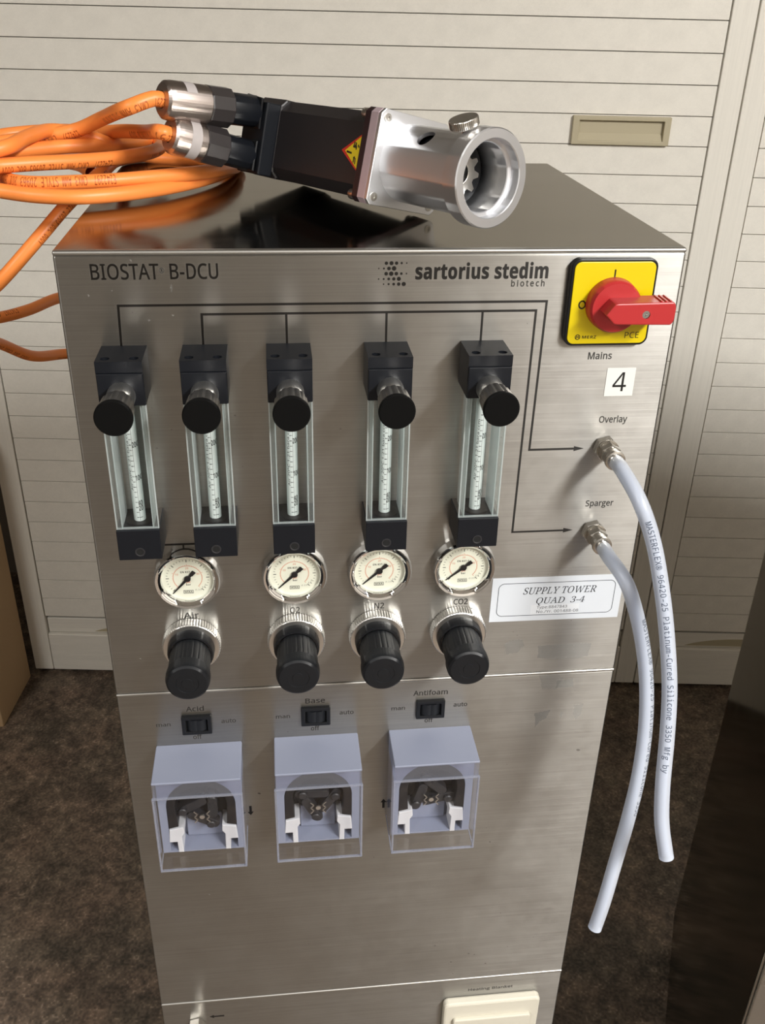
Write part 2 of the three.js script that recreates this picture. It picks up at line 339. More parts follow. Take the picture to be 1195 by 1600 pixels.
part('panel_fold', box(-0.2101, 0.2101, H - 0.0032, H + 0.0001, -0.006, 0.0004, 0.0016), M.fold, tower);
for (const y of [0.3596, 0.7625]) part('panel_fold', box(-0.2102, 0.2102, H - y - 0.0018, H - y + 0.0014, -0.006, 0.0009, 0.0015), M.fold, tower);
part('front_panel', box(-0.21, 0.21, 0.03, H - 0.982, -0.006, 0, 0.0017), M.steelSide, tower);

// flow meters
const [scaleC, sg] = canvasOf(256, 2048);
sg.fillStyle = '#e9edec'; sg.fillRect(0, 0, 256, 2048);
sg.fillStyle = '#1a1a1a'; sg.fillRect(150, 60, 5, 1960);
for (let k = 0; k < 21; k++) { const y = 1960 - k * 88; sg.fillRect(92, y, 62, k % 4 === 2 ? 12 : 9); }
sg.font = 'bold 124px sans-serif';
for (const [t, y] of [['200', 780], ['100', 1330], ['40', 1760], ['20', 1850]]) { sg.save(); sg.translate(148, y); sg.scale(0.6, 1); sg.fillText(t, 0, 0); sg.restore(); }
sg.save(); sg.translate(84, 1500); sg.rotate(-Math.PI / 2); sg.scale(1.35, 0.8); sg.font = '76px sans-serif'; sg.fillText('Air 20°C 1.21 bara ccm', 0, 0); sg.restore();
sg.fillStyle = '#222'; sg.fillRect(96, 1960, 110, 10); sg.fillStyle = '#f6f8f8'; sg.fillRect(136, 0, 7, 2048);
const scaleMat = mat(0.72, 0.75, 0.74, 0.3, 0, { map: texture(scaleC) });
const blockGeo = (() => {
  const s = new THREE.Shape(); s.moveTo(-0.015, 0); s.lineTo(0.015, 0); s.lineTo(0.015, -0.0315); s.lineTo(-0.015, -0.0315); s.closePath();
  for (const x of [-0.0092, 0.0092]) { const h = new THREE.Path(); h.absellipse(x, -0.0255, 0.0031, 0.0031, 0, Math.PI * 2, true); s.holes.push(h); }
  const t = new THREE.ExtrudeGeometry(s, { depth: 0.009, bevelEnabled: false, curveSegments: 10 }); t.rotateX(-Math.PI / 2); t.translate(0, -0.072, 0);   // z = -shape y
  return merge([t, box(-0.015, 0.015, -0.0935, -0.0715, 0, 0.0315, 0.0006), box(-0.015, 0.015, -0.0705, -0.063, 0.0312, 0.0319), box(-0.0148, 0.0148, -0.0930, -0.0708, 0.0312, 0.0332, 0.0006)]);
})();
const stemGeo = turned([[0.0088, 0.032], [0.0092, 0.0335], [0.0092, 0.0480], [0.0088, 0.0498], [0.0078, 0.0510]]);
const knobGeo = fluted([[0.0086, 0.0492, 0], [0.0100, 0.0496, 0.0004], [0.0107, 0.0515, 0.0009], [0.0117, 0.0685, 0.0009], [0.0119, 0.0692, 0.0002]], 14, 6, 2);
const knobCapGeo = turned([[0.0117, 0.0688], [0.0120, 0.0694], [0.0120, 0.0712], [0.0112, 0.0722], [0.002, 0.0723], [0, 0.0723]]);
const screwHole = turned([[0.0036, 0.0329], [0.0036, 0.0334], [0.0030, 0.0335], [0.0025, 0.0331]], 24), screwDark = turned([[0.0026, 0.0329], [0.0026, 0.03315], [0, 0.03315]], 20);
const outletGeo = box(-0.015, 0.015, -0.211, -0.187, 0, 0.033, 0.0005);
const wallPane = (x0, x1, z0, z1) => { const g = new THREE.PlaneGeometry(Math.hypot(x1 - x0, z1 - z0), 0.094); g.rotateY(-Math.atan2(z1 - z0, x1 - x0)); return at(g, (x0 + x1) / 2, -0.140, (z0 + z1) / 2); };
const tubePane = merge([wallPane(-0.0145, -0.0145, 0.002, 0.0295), wallPane(0.0145, 0.0145, 0.0295, 0.002), wallPane(-0.0135, 0.0135, 0.0305, 0.0305)]);
const tubeEdge = merge([box(-0.0145, 0.0145, -0.1871, -0.1862, 0.0288, 0.0306), ...[-1, 1].flatMap((k) => [box(k * 0.0144 - 0.0004, k * 0.0144 + 0.0004, -0.187, -0.093, 0.0290, 0.0306), box(k * 0.0108 - 0.0004, k * 0.0108 + 0.0004, -0.187, -0.093, 0.0275, 0.0300), box(k * 0.0108 - 0.0002, k * 0.0108 + 0.0002, -0.187, -0.093, 0.004, 0.0275)])]);
const tubeWall = merge([-1, 1].map((k) => at(new THREE.PlaneGeometry(0.0034, 0.094), k * 0.0126, -0.140, 0.0301)));
const tubeBase = merge([turned([[0.0095, -0.0015], [0.0098, -0.0005], [0.0088, 0.0], [0, 0.0]], 32).rotateX(-Math.PI / 2).translate(0, -0.1862, 0.0165)]);
const scaleTube = new THREE.CylinderGeometry(0.0042, 0.0042, 0.094, 28, 1, false, -Math.PI * 0.93, Math.PI * 2); scaleTube.translate(0, -0.140, 0.0165);
uvBy(scaleTube, (x, y, z) => [0.5 + x / 0.0088, (y + 0.187) / 0.094]);
for (const [x, dark] of [[-0.1716, 'flow meter beside the Air gauge, at the panel edge'], [-0.1181, 'flow meter between the Air gauge and the O2 gauge'], [-0.0622, 'flow meter above the O2 gauge'], [0.0046, 'flow meter above the N2 gauge'], [0.0722, 'flow meter above the CO2 gauge']]) {
  const o = sub('flow_meter', tower, x, H, 0, dark);
  part('valve_block', blockGeo, M.anodised, o); part('stem', stemGeo, M.ringAlu, o).position.y = -0.0855; part('knob', knobGeo, M.knobMetal, o).position.y = -0.0855; part('knob_cap', knobCapGeo, M.blackGloss, o).position.y = -0.0855;
  part('sight_glass', tubePane, M.acrylic, o); part('glass_edge', tubeEdge, M.acrylicEdge, o); part('glass_wall', tubeWall, M.acrylicWall, o); part('tube_seat', tubeBase, M.black, o); part('scale_tube', scaleTube, scaleMat, o, 'white tube with printed scale');
  part('outlet_block', outletGeo, M.anodised, o); part('screw_rim', screwHole, M.roller, o).position.y = -0.2045; part('screw', screwDark, M.hole, o).position.y = -0.2045;
}

// pressure gauges
const [dialC, dg] = canvasOf(512, 512);
{
  dg.fillStyle = '#f0f0e3'; dg.fillRect(0, 0, 512, 512); dg.translate(256, 256);
  const a0 = Math.PI * 0.75, span = Math.PI * 1.5;
  for (let k = 0; k <= 30; k++) { const a = a0 + span * k / 30, r = k % 5 ? 196 : 182; dg.strokeStyle = '#222'; dg.lineWidth = k % 5 ? 4 : 7; dg.beginPath(); dg.moveTo(r * Math.cos(a), r * Math.sin(a)); dg.lineTo(212 * Math.cos(a), 212 * Math.sin(a)); dg.stroke(); }
  dg.strokeStyle = '#d8866c'; dg.lineWidth = 5; dg.beginPath(); dg.arc(0, 0, 140, a0, a0 + span); dg.stroke();
  for (let k = 0; k <= 40; k++) { const a = a0 + span * k / 40, r = k % 10 ? 150 : 162; dg.lineWidth = 4; dg.beginPath(); dg.moveTo(140 * Math.cos(a), 140 * Math.sin(a)); dg.lineTo(r * Math.cos(a), r * Math.sin(a)); dg.stroke(); }
  dg.textAlign = 'center'; dg.fillStyle = '#2a2a28'; dg.font = '34px sans-serif';
  dg.fillStyle = '#d06a50'; dg.font = '30px sans-serif'; for (const [t, k] of [['10', 0.25], ['20', 0.5], ['30', 0.75]]) { const a = a0 + span * k; dg.fillText(t, 112 * Math.cos(a), 112 * Math.sin(a) + 10); }
  dg.fillStyle = '#2a2a28'; dg.font = 'bold 30px sans-serif'; dg.fillText('EN 837-1', -6, -58); dg.font = 'bold 30px sans-serif'; dg.fillText('bar', 4, 88); dg.fillStyle = '#c8604c'; dg.fillText('psi', 4, 58);
  dg.fillStyle = '#2a2a28'; dg.font = '26px sans-serif'; dg.fillText('2', 168, 96); dg.fillText('2.5', 150, 122); dg.font = '24px sans-serif'; dg.fillText('cl. 2.5', 96, 150);
  dg.strokeStyle = '#333'; dg.lineWidth = 5; dg.strokeRect(-48, 146, 92, 34); dg.font = 'bold 30px sans-serif'; dg.fillText('WIKA', -2, 174);
  dg.setTransform(1, 0, 0, 1, 0, 0);
}
const dialMat = mat(0.76, 0.77, 0.73, 0.5, 0, { map: texture(dialC) });
const bezelGeo = turned([[0.0245, 0], [0.0253, 0.002], [0.0253, 0.006], [0.0247, 0.009], [0.0236, 0.0108], [0.0224, 0.0106], [0.0214, 0.0092], [0.0200, 0.0084], [0.0196, 0.0078], [0.0196, 0.004]], 64, 0.9);
const dialGeo = new THREE.CircleGeometry(0.0197, 48); const paneGeo = new THREE.CircleGeometry(0.0197, 48);
const needleGeo = (() => {
  const s = new THREE.Shape(); s.moveTo(-0.0185, -0.0003); s.lineTo(-0.003, -0.0011); s.lineTo(0.004, -0.0011); s.lineTo(0.0045, -0.0016); s.lineTo(0.0085, -0.0016); s.lineTo(0.0085, 0.0016); s.lineTo(0.0045, 0.0016); s.lineTo(0.004, 0.0011); s.lineTo(-0.003, 0.0011); s.lineTo(-0.0185, 0.0003); s.closePath();
  return merge([extrude(s, 0, 0.0006), turned([[0.0026, 0], [0.0026, 0.0012], [0.0018, 0.0017], [0, 0.0017]], 20).toNonIndexed ? turned([[0.0026, 0], [0.0026, 0.0012], [0.0018, 0.0017], [0, 0.0017]], 20) : null].filter(Boolean).map((g) => { g.deleteAttribute('uv'); return g; }));
})();
for (const [x, gas, turn] of [[-0.1436, 'Air', 48], [-0.0624, 'O2', 44], [0.0034, 'N2', 42], [0.0698, 'CO2', 39]]) {
  const o = sub('pressure_gauge', tower, x, H - 0.2462, 0, 'round chrome pressure gauge above the ' + gas + ' regulator');
  part('bezel', bezelGeo, M.chrome, o); part('dial', dialGeo, dialMat, o, 'ivory dial').position.z = 0.0042; const nd = part('needle', needleGeo, M.black, o); nd.position.z = 0.0050; nd.rotation.z = turn * Math.PI / 180; nd.scale.set(0.95, 0.95, 1);
  part('glass_pane', paneGeo, M.glass, o).position.z = 0.0079;
}
// pressure regulators
const knurlGeo = merge([fluted([[0.0205, 0, 0], [0.0226, 0.0006, 0.0006], [0.0229, 0.0014, 0.0007], [0.0229, 0.0086, 0.0007], [0.0222, 0.0098, 0.0003], [0.0215, 0.0102, 0]], 64, 6, 1)]);
const collarGeo = turned([[0.0182, 0.0100], [0.0184, 0.0106], [0.0180, 0.0170], [0.0174, 0.0185], [0.0160, 0.0188]], 48);
const regKnobGeo = fluted([[0.0150, 0.0180, 0], [0.0157, 0.0192, 0.0002], [0.0159, 0.0405, 0.0004], [0.0161, 0.0425, 0]], 24, 4, 4);
const regCapGeo = turned([[0.0159, 0.0418], [0.0166, 0.0428], [0.0168, 0.0448], [0.0167, 0.0493], [0.0158, 0.0525], [0.0142, 0.0537], [0.0085, 0.0540], [0.0083, 0.0536], [0.0045, 0.0536], [0.0043, 0.0540], [0, 0.0540]], 48, 0.5);
for (const [x, gas] of [[-0.1450, 'Air'], [-0.0624, 'O2'], [0.0026, 'N2'], [0.0690, 'CO2']]) {
  const o = sub('pressure_regulator', tower, x, H - 0.3083, 0, 'black regulator knob under the ' + gas + ' print');
  part('knurled_ring', knurlGeo, M.ringAlu, o); part('collar', collarGeo, M.black, o); part('knob', regKnobGeo, M.rubber, o); part('knob_cap', regCapGeo, M.rubber, o);
}
// mains switch
{
  const [c, g] = canvasOf(512, 512); g.fillStyle = '#f2d800'; g.fillRect(0, 0, 512, 512); g.fillStyle = '#20190a';
  g.fillRect(249, 46, 10, 46); g.strokeStyle = '#20190a'; g.lineWidth = 9; g.beginPath(); g.ellipse(70, 262, 20, 23, 0, 0, 7); g.stroke();
  g.save(); g.translate(366, 478); g.scale(1.1, 1); g.font = '54px sans-serif'; g.fillText('PCE', 0, 0); g.restore();
  g.save(); g.translate(92, 478); g.scale(1.35, 1); g.font = 'bold 27px sans-serif'; g.fillText('MERZ', 0, 0); g.restore();
  g.lineWidth = 5; g.beginPath(); g.arc(66, 468, 15, 0, 7); g.stroke(); g.lineWidth = 4; g.beginPath(); g.moveTo(57, 476); g.lineTo(60, 462); g.lineTo(66, 470); g.lineTo(72, 462); g.lineTo(75, 476); g.stroke();
  const o = sub('mains_switch', tower, 0.1592, H - 0.0358, 0, 'red rotary mains switch on a yellow plate');
  part('base', extrude(roundedShape(0.0602, 0.0606, 0.0062), 0, 0.0062, 0.0008), M.black, o);
  const pg = extrude(roundedShape(0.0566, 0.0570, 0.0048), 0.006, 0.0072, 0.0004); uvBy(pg, (x, y) => [x / 0.0566 + 0.5, y / 0.057 + 0.5]);
  part('plate', pg, mat(0.72, 0.72, 0.72, 0.35, 0, { map: texture(c) }), o, 'yellow plate with black print');
  part('dial', turned([[0.0182, 0.0072], [0.0184, 0.0078], [0.0178, 0.0165], [0.0166, 0.0182], [0.0, 0.0186]], 64), M.red, o);
  const s = new THREE.Shape(); s.moveTo(-0.0115, -0.0008); s.lineTo(-0.0062, 0.0066); s.quadraticCurveTo(-0.005, 0.0072, -0.003, 0.0072); s.lineTo(0.0335, 0.0078); s.quadraticCurveTo(0.0358, 0.0070, 0.0360, 0.002); s.lineTo(0.0358, -0.004); s.quadraticCurveTo(0.0350, -0.0076, 0.0330, -0.0078); s.lineTo(-0.003, -0.0072); s.quadraticCurveTo(-0.0052, -0.0070, -0.0062, -0.0062); s.closePath();
  const hole = new THREE.Path(); hole.absarc(0.0158, -0.0005, 0.0036, 0, Math.PI * 2, true); s.holes.push(hole);
  const hg = extrude(s, 0.014, 0.0325, 0.0009);
  part('handle', hg, M.red, o);
  part('grip_ridge', merge([0, 1, 2].map((k) => box(0.0252 + k * 0.0032, 0.0264 + k * 0.0032, 0.0070, 0.0086, 0.0165, 0.031, 0.0003))), M.red, o);
  part('screw', merge([turned([[0.0031, 0.024], [0.0031, 0.0312], [0.0027, 0.0320], [0.0012, 0.0318], [0.0008, 0.0306], [0, 0.0306]], 24).translate(0.0158, -0.0005, 0)]), M.chrome, o);
  part('screw_recess', new THREE.CylinderGeometry(0.0036, 0.0036, 0.001, 24).rotateX(Math.PI / 2).translate(0.0158, -0.0005, 0.0245), M.hole, o);
}
// labels stuck to the panel
{
  const [c, g] = canvasOf(256, 256); g.fillStyle = '#f7f7f2'; g.fillRect(0, 0, 256, 256); g.fillStyle = '#111'; g.font = '240px sans-serif'; g.save(); g.translate(62, 212); g.scale(0.98, 1); g.fillText('4', 0, 0); g.restore();
  const o = part('number_label', uvBy(box(-0.0107, 0.0107, -0.0108, 0.0108, 0, 0.00025), (x, y) => [x / 0.0214 + 0.5, y / 0.0216 + 0.5]), mat(0.74, 0.74, 0.74, 0.5, 0, { map: texture(c) }), tower, 'small white label printed 4');
  o.position.set(0.1764, H - 0.0959, 0.0001);
  const [c2, q] = canvasOf(1536, 600); q.fillStyle = '#eef1f4'; q.fillRect(0, 0, 1536, 600);
  q.strokeStyle = '#2a3038'; q.lineWidth = 7; q.beginPath(); q.roundRect(78, 78, 1370, 446, 70); q.stroke();
  q.fillStyle = '#f8f9fa'; q.fillRect(480, 385, 570, 130);
  q.fillStyle = '#20242c';
  const skew = (t, x, y, size, w, font) => { q.save(); q.font = size + 'px ' + font; const w0 = q.measureText(t).width; q.transform(1, 0, -0.22, 1, x, y); q.scale(w / w0, 1); q.fillText(t, 0, 0); q.restore(); };
  skew('SUPPLY TOWER', 360, 232, 128, 860, 'serif'); skew('QUAD  3-4', 520, 366, 116, 580, 'serif');
  q.fillStyle = '#3c4048'; q.font = '52px sans-serif'; q.save(); q.translate(548, 436); q.scale(1.12, 1); q.fillText('Type:8847843', 0, 0); q.restore(); q.save(); q.translate(545, 498); q.scale(1.2, 1); q.fillText('No./Yr. 001488-08', 0, 0); q.restore();
  const l = part('name_label', uvBy(box(-0.0545, 0.0545, -0.0212, 0.0212, 0, 0.00025), (x, y) => [x / 0.109 + 0.5, y / 0.0424 + 0.5]), mat(0.70, 0.72, 0.75, 0.4, 0, { map: texture(c2) }), tower, 'white framed label reading SUPPLY TOWER QUAD 3-4');
  l.position.set(0.1500, H - 0.2826, 0.0001); l.rotation.z = -0.006;
}
// hose fittings
const fittingParts = [
  ['nut', prism(0.0092, 6, 0, 0.0068, 0.0008, 0.25)], ['nut', prism(0.0078, 6, 0.0085, 0.0165, 0.0008, 0.5)],
  ['body', turned([[0.0082, 0.0066], [0.0084, 0.0072], [0.0084, 0.0082], [0.0066, 0.0086], [0.0066, 0.0225], [0.0072, 0.0230], [0.0076, 0.0240], [0.0074, 0.0262], [0.0062, 0.0268], [0.0050, 0.0270], [0.0046, 0.0275], [0.0046, 0.0340]], 40)],
];
for (const [y, n] of [[-0.1470, 'Overlay'], [-0.2190, 'Sparger']]) {
  const o = sub('hose_fitting', tower, 0.1718, H + y, 0, 'nickel hose fitting under the ' + n + ' print');
  for (const [name, g] of fittingParts) part(name, g, M.nickel, o);
}
{
  const o = sub('hose_fitting', tower, -0.1765, H - 0.797, 0, 'nickel hose fitting beside the small black arrow');
  for (const [name, g] of fittingParts) part(name, g, M.nickel, o);
}
// rocker switches and pump heads
const rockerBezel = (() => { const s = roundedShape(0.0248, 0.0192, 0.001); s.holes.push(roundedShape(0.0182, 0.0125, 0.0006, THREE.Path)); return extrude(s, 0, 0.0035, 0.0006); })();
const rockerGeo = (() => { const s = new THREE.Shape(); s.moveTo(-0.0085, 0.0008); s.quadraticCurveTo(-0.004, 0.0052, 0, 0.0034); s.quadraticCurveTo(0.004, 0.0052, 0.0085, 0.0008); s.lineTo(0.0085, 0.0002); s.lineTo(-0.0085, 0.0002); s.closePath(); return new THREE.ExtrudeGeometry(s, { depth: 0.0115, bevelEnabled: false, curveSegments: 8 }).rotateX(Math.PI / 2).translate(0, 0.00575, 0); })();

const ev = new Evaluator(); ev.attributes = ['position', 'normal'];
const noUv = (g) => { const c = g.clone(); c.deleteAttribute('uv'); return c; };
// pump housing: block with an arched pocket in its front
const housingGeo = (() => {
  const s = new THREE.Shape(); s.moveTo(-0.0355, -0.0475); s.lineTo(0.0355, -0.0475); s.lineTo(0.0355, 0.0495); s.lineTo(-0.0355, 0.0495); s.closePath();
  const h = new THREE.Path(); h.moveTo(-0.029, -0.046); h.lineTo(-0.029, 0.004); h.absarc(0, 0.006, 0.029, Math.PI, 0, true); h.lineTo(0.029, -0.046); h.closePath(); s.holes.push(h);
  return merge([extrude(s, 0.008, 0.028, 0, 20), box(-0.0355, 0.0355, -0.0475, 0.0495, 0, 0.008)]);
})();
const lidGeo = box(-0.0360, 0.0360, 0.0475, 0.0497, 0.0005, 0.0445, 0.0008);
const lidFrontGeo = new THREE.PlaneGeometry(0.0715, 0.0140).translate(0, 0.0405, 0.0442);
const coverGeo = (() => {
  const pane = (w, h, x, y, z, ry, rx) => { const g = new THREE.PlaneGeometry(w, h); if (ry) g.rotateY(ry); if (rx) g.rotateX(rx); return at(g, x, y, z); };
  return merge([pane(0.072, 0.0835, 0, -0.0083, 0.0458, 0, 0), pane(0.045, 0.0835, -0.0362, -0.0083, 0.0232, Math.PI / 2, 0), pane(0.045, 0.0835, 0.0362, -0.0083, 0.0232, Math.PI / 2, 0), pane(0.072, 0.045, 0, -0.0500, 0.0232, 0, Math.PI / 2)]);
})();
const coverEdgeGeo = merge([box(-0.0368, 0.0368, 0.0328, 0.0342, 0.0440, 0.0464, 0.0004), box(-0.0368, -0.0350, -0.0505, 0.0335, 0.0446, 0.0464, 0.0005), box(0.0350, 0.0368, -0.0505, 0.0335, 0.0446, 0.0464, 0.0005), box(-0.0368, 0.0368, -0.0508, -0.0494, 0.0440, 0.0464, 0.0004), box(-0.0368, -0.0358, -0.0508, -0.0496, 0.001, 0.045), box(0.0358, 0.0368, -0.0508, -0.0496, 0.001, 0.045)]);
const archGeo = (() => {
  const s = new THREE.Shape(); s.moveTo(-0.0285, -0.0200); s.lineTo(-0.0285, 0.005); s.absarc(0, 0.006, 0.0285, Math.PI, 0, true); s.lineTo(0.0285, -0.0200); s.closePath();
  return extrude(s, 0.0085, 0.0105, 0.0003, 20);
})();
const trackGeo = (() => { const s = new THREE.Shape(); s.moveTo(-0.0288, -0.0190); s.lineTo(-0.0288, 0.006); s.absarc(0, 0.006, 0.0288, Math.PI, 0, true); s.lineTo(0.0288, -0.0190); s.lineTo(0.0205, -0.0170); s.lineTo(0.0218, 0.004); s.absarc(0, 0.006, 0.0218, 0, Math.PI, false); s.lineTo(-0.0205, -0.0170); s.closePath(); return extrude(s, 0.0105, 0.0282, 0.0006, 20); })();
const rollerArm = (() => { const s = roundedShape(0.030, 0.0085, 0.004); return extrude(s, 0.014, 0.022, 0.0006); })();
const rollerPin = turned([[0.0038, 0.0135], [0.0038, 0.0235], [0.003, 0.0242], [0.0012, 0.0244], [0, 0.0244]], 20);
const starGeo = (() => { const z = (k) => { const pts = []; for (let i = 0; i <= 4; i++) pts.push([k * (0.0038 + (i % 2 ? 0 : 0.0026)), 0.0062 - i * 0.0031]); return pts; };
  const bars = []; for (const k of [-1, 1]) { const P = z(k); for (let i = 0; i < 4; i++) { const [x0, y0] = P[i], [x1, y1] = P[i + 1], L = Math.hypot(x1 - x0, y1 - y0); bars.push(new THREE.BoxGeometry(L + 0.0006, 0.0008, 0.001).rotateZ(Math.atan2(y1 - y0, x1 - x0)).translate((x0 + x1) / 2, (y0 + y1) / 2, 0.0262)); } }
  return merge([...bars, new THREE.CylinderGeometry(0.0022, 0.0022, 0.0016, 18).rotateX(Math.PI / 2).translate(0, 0, 0.0260)]); })();
const postGeo = (k) => { const s = new THREE.Shape(); s.moveTo(k * 0.0285, -0.0205); s.lineTo(k * 0.0165, -0.0180); s.lineTo(k * 0.0160, -0.0250); s.lineTo(k * 0.0185, -0.0290); s.lineTo(k * 0.0180, -0.0475); s.lineTo(k * 0.0225, -0.0475); s.lineTo(k * 0.0228, -0.035); s.lineTo(k * 0.0295, -0.035); s.closePath(); return extrude(s, 0.010, 0.0285, 0.0006); };
const postL = postGeo(-1), postR = postGeo(1);
const wedgeGeo = box(-0.0150, 0.0150, -0.0455, -0.0225, 0.009, 0.012, 0.0005);
const hubPlate = box(-0.0155, 0.0155, -0.0455, -0.0200, 0.0085, 0.0120, 0.0008);
for (const [x, dx, y, name, spin] of [[-0.1472, -0.1474, -0.4655, 'Acid', 0.55], [-0.0478, -0.0478, -0.4638, 'Base', 0.0], [0.0512, 0.0506, -0.4630, 'Antifoam', -0.75]]) {
  const s = sub('rocker_switch', tower, dx, H + (name === 'Acid' ? -0.3934 : name === 'Base' ? -0.3912 : -0.3905), 0, 'black rocker switch under the ' + name + ' print');
  part('bezel', rockerBezel, M.black, s); part('rocker', rockerGeo, M.rubber, s); part('recess', box(-0.0091, 0.0091, -0.0062, 0.0062, 0, 0.0006), M.hole, s);
  const o = sub('pump_head', tower, x, H + y, 0, 'clear covered pump head under the ' + name + ' switch');
  part('housing', housingGeo, M.pumpBody, o, 'pale grey blue plastic housing'); part('lid', lidGeo, M.pumpBody, o); part('lid_front', lidFrontGeo, M.lidHaze, o); part('cover', coverGeo, M.coverClear, o, 'clear plastic cover'); part('cover_edge', coverEdgeGeo, M.coverEdge, o);
  part('arch_plate', archGeo, M.pumpDark, o); part('track', trackGeo, M.pumpDark, o);
  for (let k = 0; k < 3; k++) { const a = spin + k * 2 * Math.PI / 3; const r = part('roller_arm', rollerArm, M.roller, o); r.position.set(0.0105 * Math.cos(a), -0.006 + 0.0105 * Math.sin(a), 0.0004 * k); r.rotation.z = a + 1.0; const p2 = part('roller', rollerPin, M.roller, o); p2.position.set(0.0165 * Math.cos(a + 0.4), -0.006 + 0.0165 * Math.sin(a + 0.4), 0.001); }
  part('drive_star', starGeo, M.ringAlu, o, 'bright metal drive coupling').position.y = -0.009;
  part('clamp', postL, M.white, o, 'white plastic clamp'); part('clamp', postR, M.white, o, 'white plastic clamp'); part('hub_plate', hubPlate, M.pumpBody, o);
}
// cream socket cover at the bottom
{
  const o = sub('socket_cover', tower, 0.1348, H - 0.843, 0, 'cream plastic socket cover under the Heating Blanket print');
  part('frame', extrude(roundedShape(0.1045, 0.105, 0.006), 0, 0.010, 0.0025), M.cream2, o);
  part('flap', extrude(roundedShape(0.084, 0.075, 0.003), 0.0095, 0.0145, 0.0012), M.cream2, o).position.y = -0.006;
}
// small black arrows beside the pump heads
for (const [x, y, up] of [[-0.1075, -0.4985, -1], [0.0125, -0.4995, 1]]) {
  const s = new THREE.Shape(); s.moveTo(-0.0011, -0.006); s.lineTo(0.0011, -0.006); s.lineTo(0.0011, 0.001); s.lineTo(0.0026, 0.001); s.lineTo(0, 0.005); s.lineTo(-0.0026, 0.001); s.lineTo(-0.0011, 0.001); s.closePath();
  const m = part('arrow_sticker', extrude(s, 0, 0.0002), M.black, tower, 'small black arrow'); m.position.set(x, H + y, 0.0001); m.scale.set(1, up, 1);
}

// ---------------------------------------------------------------- silicone hoses
function hose(name, label, pts, print) {
  const curve = curveOf(pts), R = 0.0055, r = 0.0031, L = curve.getLength();
  const o = thing(name, label, 'hose', 'clear silicone hoses');
  const [c, g] = canvasOf(2048, 128); g.fillStyle = '#ffffff'; g.fillRect(0, 0, 2048, 128); g.fillStyle = '#59606c'; g.font = '21px monospace';
  g.save(); g.translate(print[1] * 2048, 72); g.scale(print[3] || 1, 1); g.fillText(print[0], 0, 0); g.restore();
  const t = texture(c); t.wrapT = THREE.RepeatWrapping; t.offset.y = print[2];
  const outer = new THREE.TubeGeometry(curve, 120, R, 28, false), inner = new THREE.TubeGeometry(curve, 120, r, 20, false);
  part('tube_wall', outer, mat(0.74, 0.785, 0.865, 0.3, 0, { map: t, transmission: 0.5, thickness: 0, ior: 1.41, side: THREE.DoubleSide }), o);
  const m = mat(0.66, 0.73, 0.86, 0.45, 0, { transmission: 0.5, thickness: 0, side: THREE.DoubleSide });
  part('bore', inner, m, o);
  const e = curve.getPoint(1), d = curve.getTangent(1), ringG = new THREE.RingGeometry(r, R, 28);
  const ring = part('cut_end', ringG, mat(0.86, 0.88, 0.92, 0.5, 0, { side: THREE.DoubleSide }), o); ring.position.copy(e); ring.quaternion.setFromUnitVectors(new THREE.Vector3(0, 0, 1), d);
  return o;
}
hose('silicone_hose', 'milky silicone hose hanging from the Overlay fitting', [[0.1718, -0.1470, 0.0290], [0.1720, -0.1472, 0.0400], [0.1775, -0.1589, 0.0660], [0.1885, -0.1863, 0.0747], [0.1966, -0.2235, 0.0884], [0.2017, -0.2594, 0.1010], [0.2046, -0.2920, 0.1115], [0.2044, -0.3251, 0.1220], [0.2025, -0.3630, 0.1348], [0.2037, -0.3910, 0.1426], [0.2088, -0.4194, 0.1511]], ['MASTERFLEX® 96420-25 Platinum-Cured Silicone 3350 Mfg by', 0.17, 0.59, 1.75]);
hose('silicone_hose', 'milky silicone hose hanging from the Sparger fitting', [[0.1718, -0.2190, 0.0290], [0.1720, -0.2193, 0.0400], [0.1796, -0.2287, 0.0606], [0.1895, -0.2528, 0.0653], [0.1974, -0.2830, 0.0731], [0.2020, -0.3138, 0.0808], [0.2031, -0.3475, 0.0897], [0.2001, -0.3841, 0.0997], [0.1935, -0.4215, 0.1097], [0.1857, -0.4574, 0.1187], [0.1776, -0.4939, 0.1281], [0.1724, -0.5196, 0.1318]], ['MASTERFLEX® 96420-25 Platinum-Cured Silicone 3350', 0.2, 0.72, 1.6]);

